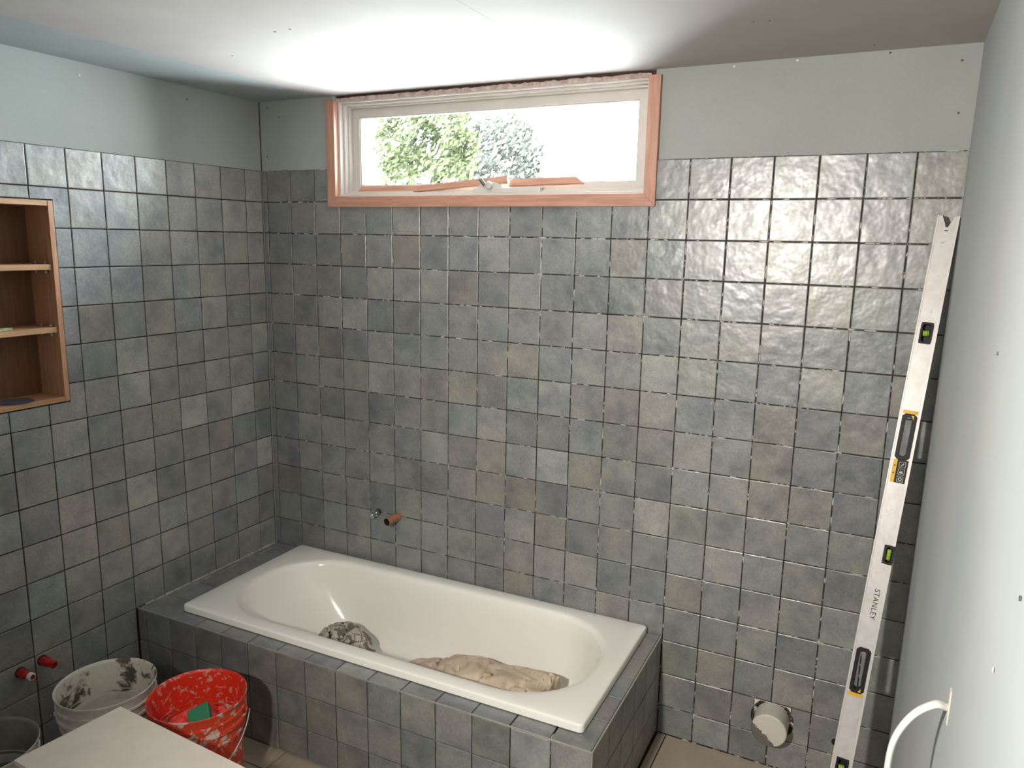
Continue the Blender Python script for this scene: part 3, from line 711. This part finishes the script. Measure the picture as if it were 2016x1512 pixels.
for sgn in (-1, 1): mb.prism([(sgn*W_, -TK+.0025, nt), (sgn*.003, -TK+.0025, nt), (sgn*.007, -TK+.0025, nt+.012), (sgn*.016, -TK+.0025, LL-.002), (sgn*W_, -TK+.0025, LL-.002)], (0, 2*TK-.005, 0))
lpart('web', mb, alu)
mb = MB()
for s_ in (-1, 1):
    mb.box((s_*(W_-.0016), -TK+.0015, .0), (s_*(W_-.0003), -TK+.0026, LL-.003))
lpart('rail_line', mb, alu_edge)
mb = MB(); mb.box((-.0045, -TK+.0018, nt-.012), (.0045, -TK+.0026, nt-.009))
mb.prism([(-.003, -TK+.002, nt+.001), (-.0005, -TK+.002, nt+.001), (-.0045, -TK+.002, nt+.013), (-.0135, -TK+.002, LL-.003), (-.0155, -TK+.002, LL-.003), (-.0065, -TK+.002, nt+.012)], (0, .008, 0))
lpart('end_insert', mb, black_pl)
def rr_ring(cx, cz, hx, hz, wd, y0, y1, ch=.008):
    def oct_(hx, hz, ch): return [(cx-hx+ch, cz-hz), (cx+hx-ch, cz-hz), (cx+hx, cz-hz+ch), (cx+hx, cz+hz-ch), (cx+hx-ch, cz+hz), (cx-hx+ch, cz+hz), (cx-hx, cz+hz-ch), (cx-hx, cz-hz+ch)]
    a, b_ = oct_(hx, hz, ch), oct_(hx-wd, hz-wd, max(.002, ch-.003)); mb = MB()
    vs = [(x, y, z) for y in (y0, y1) for x, z in a+b_]; fs = []
    for i in range(8):
        j = (i+1) % 8
        fs += [(i, j, 8+j, 8+i), (16+i, 24+i, 24+j, 16+j), (i, 16+i, 16+j, j), (8+i, 8+j, 24+j, 24+i)]
    return mb.add(vs, fs)
for (u, s_) in ((4.88, 1), (10.03, -1)):
    cz = tp(u)+s_*.005
    h = lpart('handle', rr_ring(0, cz, .0195, .068, .0108, -TK-.002, TK+.002), black_pl, bevel=.001)
    z = cz+s_*.073
    lpart('yellow_band', MB().box((-.0195, -TK-.0005, z-.005), (.0195, -TK+.003, z+.005)), yellow_pl)
    lpart('yellow_corner', MB().prism([(.004, -TK-.0024, cz+s_*.0635), (.011, -TK-.0024, cz+s_*.0635), (.011, -TK-.0024, cz+s_*.051)], (0, .001, 0)), yellow_pl, h)
    if s_ == 1:
        zl = cz-.068
        lb = lpart('label_plate', MB().box((-.009, -TK+.0005, zl-.068), (.0195, -TK+.003, zl)), black_pl, bevel=.0004)
        lpart('yellow_strip', MB().box((-.0195, -TK+.0004, zl-.068), (-.009, -TK+.003, zl)), yellow_pl, lb)
        ink = simple('pale_print', (.55, .52, .42), .6)
        for k in range(3):
            z0 = zl-.014-k*.021
            mb = rr_ring(.0055, z0, .0085, .0085, .0009, -TK+.0001, -TK+.0005, ch=.001)
            if k == 2: mb.lathe(((.0030, 0), (.0030, .0004), (.0050, .0004), (.0050, 0)), (.0055, -TK+.0004, z0), (0, -1, 0), 14)
            elif k == 1: mb.prism([(.000, -TK+.0001, z0-.004), (.003, -TK+.0001, z0+.004), (.0055, -TK+.0001, z0-.001), (.008, -TK+.0001, z0+.004), (.011, -TK+.0001, z0-.004), (.0055, -TK+.0001, z0-.0045)], (0, .0004, 0))
            else: mb.prism([(.001, -TK+.0001, z0-.005), (.0035, -TK+.0001, z0-.005), (.010, -TK+.0001, z0+.003), (.008, -TK+.0001, z0+.005)], (0, .0004, 0))
            lpart('pictogram', mb, ink, lb)
        for k in range(2): lpart('mark', MB().box((-.0165, -TK+.0001, zl-.020-k*.022), (-.0125, -TK+.0005, zl-.017-k*.022)), black_pl, lb)
for (u, x, w2, h2) in ((2.56, 0, .0165, .0315), (7.44, .0155, .0135, .0285), (12.30, .001, .0175, .0315)):
    hs = lpart('vial_housing', rr_ring(x, tp(u), w2, h2, .006, -TK-.001, TK+.001, ch=.007), black_pl, bevel=.0006)
    if u == 7.44: mb = MB().lathe(((.0005, -.016), (.0062, -.015), (.0062, .015), (.0005, .016)), (x, -.004, tp(u)), (0, 0, 1), 18)
    else: mb = MB().lathe(((.0005, -.0085), (.0085, -.008), (.0085, .008), (.0005, .0085)), (x, -.004, tp(u)), (1, 0, .12), 18)
    lpart('vial', mb, green_v, hs, smooth=True)
    mb = MB()
    for s_ in (-1, 1):
        if u == 7.44: mb.lathe(((.0064, s_*.004-.0005), (.0064, s_*.004+.0005)), (x, -.004, tp(u)), (0, 0, 1), 18)
        else: mb.lathe(((.0087, s_*.003-.0005), (.0087, s_*.003+.0005)), (x, -.004, tp(u)), (1, 0, .12), 18)
    lpart('vial_ring', mb, black_pl, hs)
    lpart('vial_back', MB().box((x-w2+.004, TK-.002, tp(u)-h2+.004), (x+w2-.004, TK, tp(u)+h2-.004)), black_pl, hs)
tx = D.curves.new('lettering', 'FONT'); tx.body = 'STANLEY'; tx.size = .0205; tx.extrude = .0002; tx.align_x = 'CENTER'; tx.align_y = 'CENTER'; tx.space_character = 1.12
tmp = D.objects.new('tmp', tx); C.objects.link(tmp); bpy.context.view_layer.update()
me_t = D.meshes.new_from_object(tmp.evaluated_get(bpy.context.evaluated_depsgraph_get())); D.objects.remove(tmp)
to = D.objects.new('lettering', me_t); C.objects.link(to); to.parent = lv
to.location = (.004, -TK+.0021, tp(8.57)); to.rotation_euler = (PI/2, PI/2, 0)
me_t.materials.clear(); me_t.materials.append(simple('black_marker', (.03, .03, .035), .6)); to['label'] = 'handwritten black word reading down the level'

# ------------------------------------------------------------ buckets
def bucket(name, base, r, h, mo, mi, label, lip=True, flange=True, handle=None, top_group=None):
    t_ = thing(name, base, label, 'bucket', top_group)
    prof = [(.001, 0), (r*.80, 0), (r*.82, .006), (r*.865, h*.45), (r*.895, h*.70), (r*.935, h*.705), (r*.935, h*.72), (r*.905, h*.725), (r*.925, h*.80),
            (r*.985, h*.803), (r*.985, h*.822), (r*.935, h*.826), (r*.95, h*.885), (r*.985, h*.888), (r*.985, h*.903), (r*.952, h*.907), (r*.965, h*.955), (r*.985, h*.985), (r*1.0, h*.985), (r*1.0, h*.997), (r*.992, h)]
    MB().lathe(prof, base, seg=72).build('body', mo, t_, smooth=True, angle=.5)
    inn = [(r*.992, h), (r*.968, h-.002), (r*.955, h-.012), (r*.85, h*.45), (r*.80, .012), (.001, .010)]
    MB().lathe(inn, base, seg=72).build('inside', mi, t_, smooth=True, angle=.9)
    if handle:
        a0, drop = handle
        e = Vector((math.cos(a0), math.sin(a0), 0)); s_ = Vector((-e.y, e.x, 0)); c = Vector(base)+Vector((0, 0, h*.84))
        for k in (-1, 1): MB().lathe(((.010, 0), (.010, .006), (.005, .010), (.0005, .010)), c+s_*k*(r*.945), s_*k, 14).build('handle_boss', mo, t_, smooth=True)
        pts = []
        for k in range(25):
            u = PI*k/24
            pts.append(c+s_*math.cos(u)*(r+.008)+e*math.sin(u)*(r*1.03)*1.0+Vector((0, 0, -drop*math.sin(u)**1.1)))
        hd = MB().tube(pts, .0022, 8).build('handle', steel, t_, smooth=True)
        MB().tube(pts[10:15], .0065, 12).build('grip', white_pl, hd, smooth=True)
    return t_
zb = -15.845
b1 = bucket('bucket', V(2.86, -8.78, zb), 1.13*S, .398, wh_out, wh_in, 'white plastic bucket with mortar-stained inside beside the red bucket', handle=(2.6, .16))
b2 = bucket('bucket', V(5.19, -8.08, zb), 1.125*S, .398, red_out, red_in, 'red plastic bucket splashed with white adhesive', handle=(-.95, .145))
b3 = bucket('bucket', V(2.66, -11.52, zb), 1.05*S, .390, wh_out, simple('grey_mortar_film', (.20, .18, .15), .7, var=.3, scale=12), 'grey bucket cut off by the left edge, holding dark mortar')
MB().lathe(((.001, .20), (.06, .195), (.12, .19)), V(2.66, -11.52, zb), seg=32).build('mortar', concrete, b3, smooth=True)
mb = MB().lathe(((.001, .085), (.06, .09), (.105, .075)), V(2.86, -8.78, zb), seg=40); mb.build('mortar', concrete, b1, smooth=True)
# rag strips and sponge inside the red bucket
mb = MB(); cx, cy = 5.19, -8.08
rings_ = []
for i in range(15):
    q_ = i/14; rr = (.86*(1-q_)+.001)*1.0; row = []
    for a in range(40):
        th = 2*PI*a/40; x, y = cx+rr*math.cos(th), cy+rr*math.sin(th)
        n1 = 1-abs(noise.noise(Vector((x*3.3, y*2.2, 4))))*2; n2 = 1-abs(noise.noise(Vector((x*7, y*7, 9))))*2
        row.append(V(x, y, -13.95+.22*n1+.09*n2))
    rings_.append(row)
rings_.insert(0, [V(cx+.84*math.cos(2*PI*a/40), cy+.84*math.sin(2*PI*a/40), -15.0) for a in range(40)])
tag(mb.rings(rings_, closed_a=True, closed_b=True).build('red_rag', rag_m, base=V(cx, cy, -15.0), smooth=False), 'crumpled red rags heaped inside the red bucket', 'rag')
sp = MB().box((-.047, -.034, -.0), (.047, .034, .034)).build('sponge', sponge_m, base=(0, 0, 0), bevel=.005)
sp.location = V(5.36, -8.12, -13.55); sp.rotation_euler = (.35, .12, -.65); tag(sp, 'green foam sponge lying on the red rags in the red bucket', 'sponge')

# ------------------------------------------------------------ low bench in the bottom left corner
c0, c1_, c2_ = Vector((4.975, -9.898)), Vector((4.723, -12.015)), Vector((8.917, -10.072))
dx = (c2_-c0)*1.75; P = [c1_, c1_+dx, c0+dx, c0]
bn = thing('bench', V(8.3, -11.2, zb), 'low bench with a clean cream board top in the bottom left corner', 'bench')
MB().prism([V(p.x, p.y, -12.30) for p in P], (0, 0, .10*S)).build('bench_top', bench_top_m, bn, bevel=.0012)
for (u, v_) in ((.12, .25), (.12, .75), (.88, .25), (.88, .75)):
    p = c1_+dx*u+(c0-c1_)*v_
    MB().ubox((p.x-.14, p.y-.14, zb), (p.x+.14, p.y+.14, -12.302)).build('leg', oak_v, bn, bevel=.002)
for v_ in (.25, .75):
    a, c = c1_+dx*.12+(c0-c1_)*v_, c1_+dx*.88+(c0-c1_)*v_
    MB().tube([V(a.x, a.y, -14.6), V(c.x, c.y, -14.6)], .012, 8).build('rail', oak_v, bn)

# ------------------------------------------------------------ cable out of the right wall
wq = lambda z: 20.27-.21*(2.6-z)/18.8
cpts = smooth_curve([V(wq(-7.3)+.05, -10.15, -7.30), V(20.12, -10.2, -7.25), V(20.0, -10.28, -7.22), V(19.82, -10.3, -7.38), V(19.68, -10.3, -7.66), V(19.62, -10.3, -7.97), V(19.62, -10.28, -8.5), V(19.66, -10.2, -9.3)], 8)
ca = thing('cable', V(20.14, -10.15, -7.3), 'white flat cable looping out of the right wall', 'cable')
MB().tube(cpts, .0085, 12, flat=.6, up=(0, -1, 0)).build('sheath', white_pl, ca, smooth=True)
MB().ubox((wq(-7.2)-.012, -10.25, -7.45), (wq(-7.2)+.02, -10.15, -7.03)).build('wall_slot', cream, ca)

# ------------------------------------------------------------ trees seen through the glass
def tree(x, y, zc, rad, nl, mat, label, size):
    base = Vector((x, y, 0)); t_ = thing('tree', base, label, 'tree')
    MB().tube([base, base+Vector((.05, 0, zc*.5)), base+Vector((-.05, .05, zc))], .07, 8).build('trunk', bark, t_, smooth=True)
    mb = MB()
    for k in range(nl):
        while True:
            p = Vector([random.uniform(-1, 1) for _ in range(3)])
            if p.length < 1 and noise.noise(p*2.3+Vector((x, 0, 0))) > .0: break
        p = base+Vector((p.x*rad[0], p.y*rad[1], zc+p.z*rad[2]))
        a = Vector([random.gauss(0, 1) for _ in range(3)]).normalized(); u = a.orthogonal().normalized(); v_ = a.cross(u)
        s_ = size*random.uniform(.6, 1.3)
        mb.add([p-u*s_, p+v_*s_*.45, p+u*s_, p-v_*s_*.45], [(0, 1, 2, 3)])
    o = mb.build('foliage', mat, t_); o['kind'] = 'stuff'
tree(-3.15, 6.2, 3.0, (.72, .7, .75), 5200, leaf_m, 'green leafy tree at the left of the window view', .05)
tree(-3.15, 8.3, 3.05, (.7, .6, .72), 2300, leaf_p, 'pale sparse tree right of the green one outside', .06)

for o in list(D.objects):
    if '_b' in o: del o['_b']
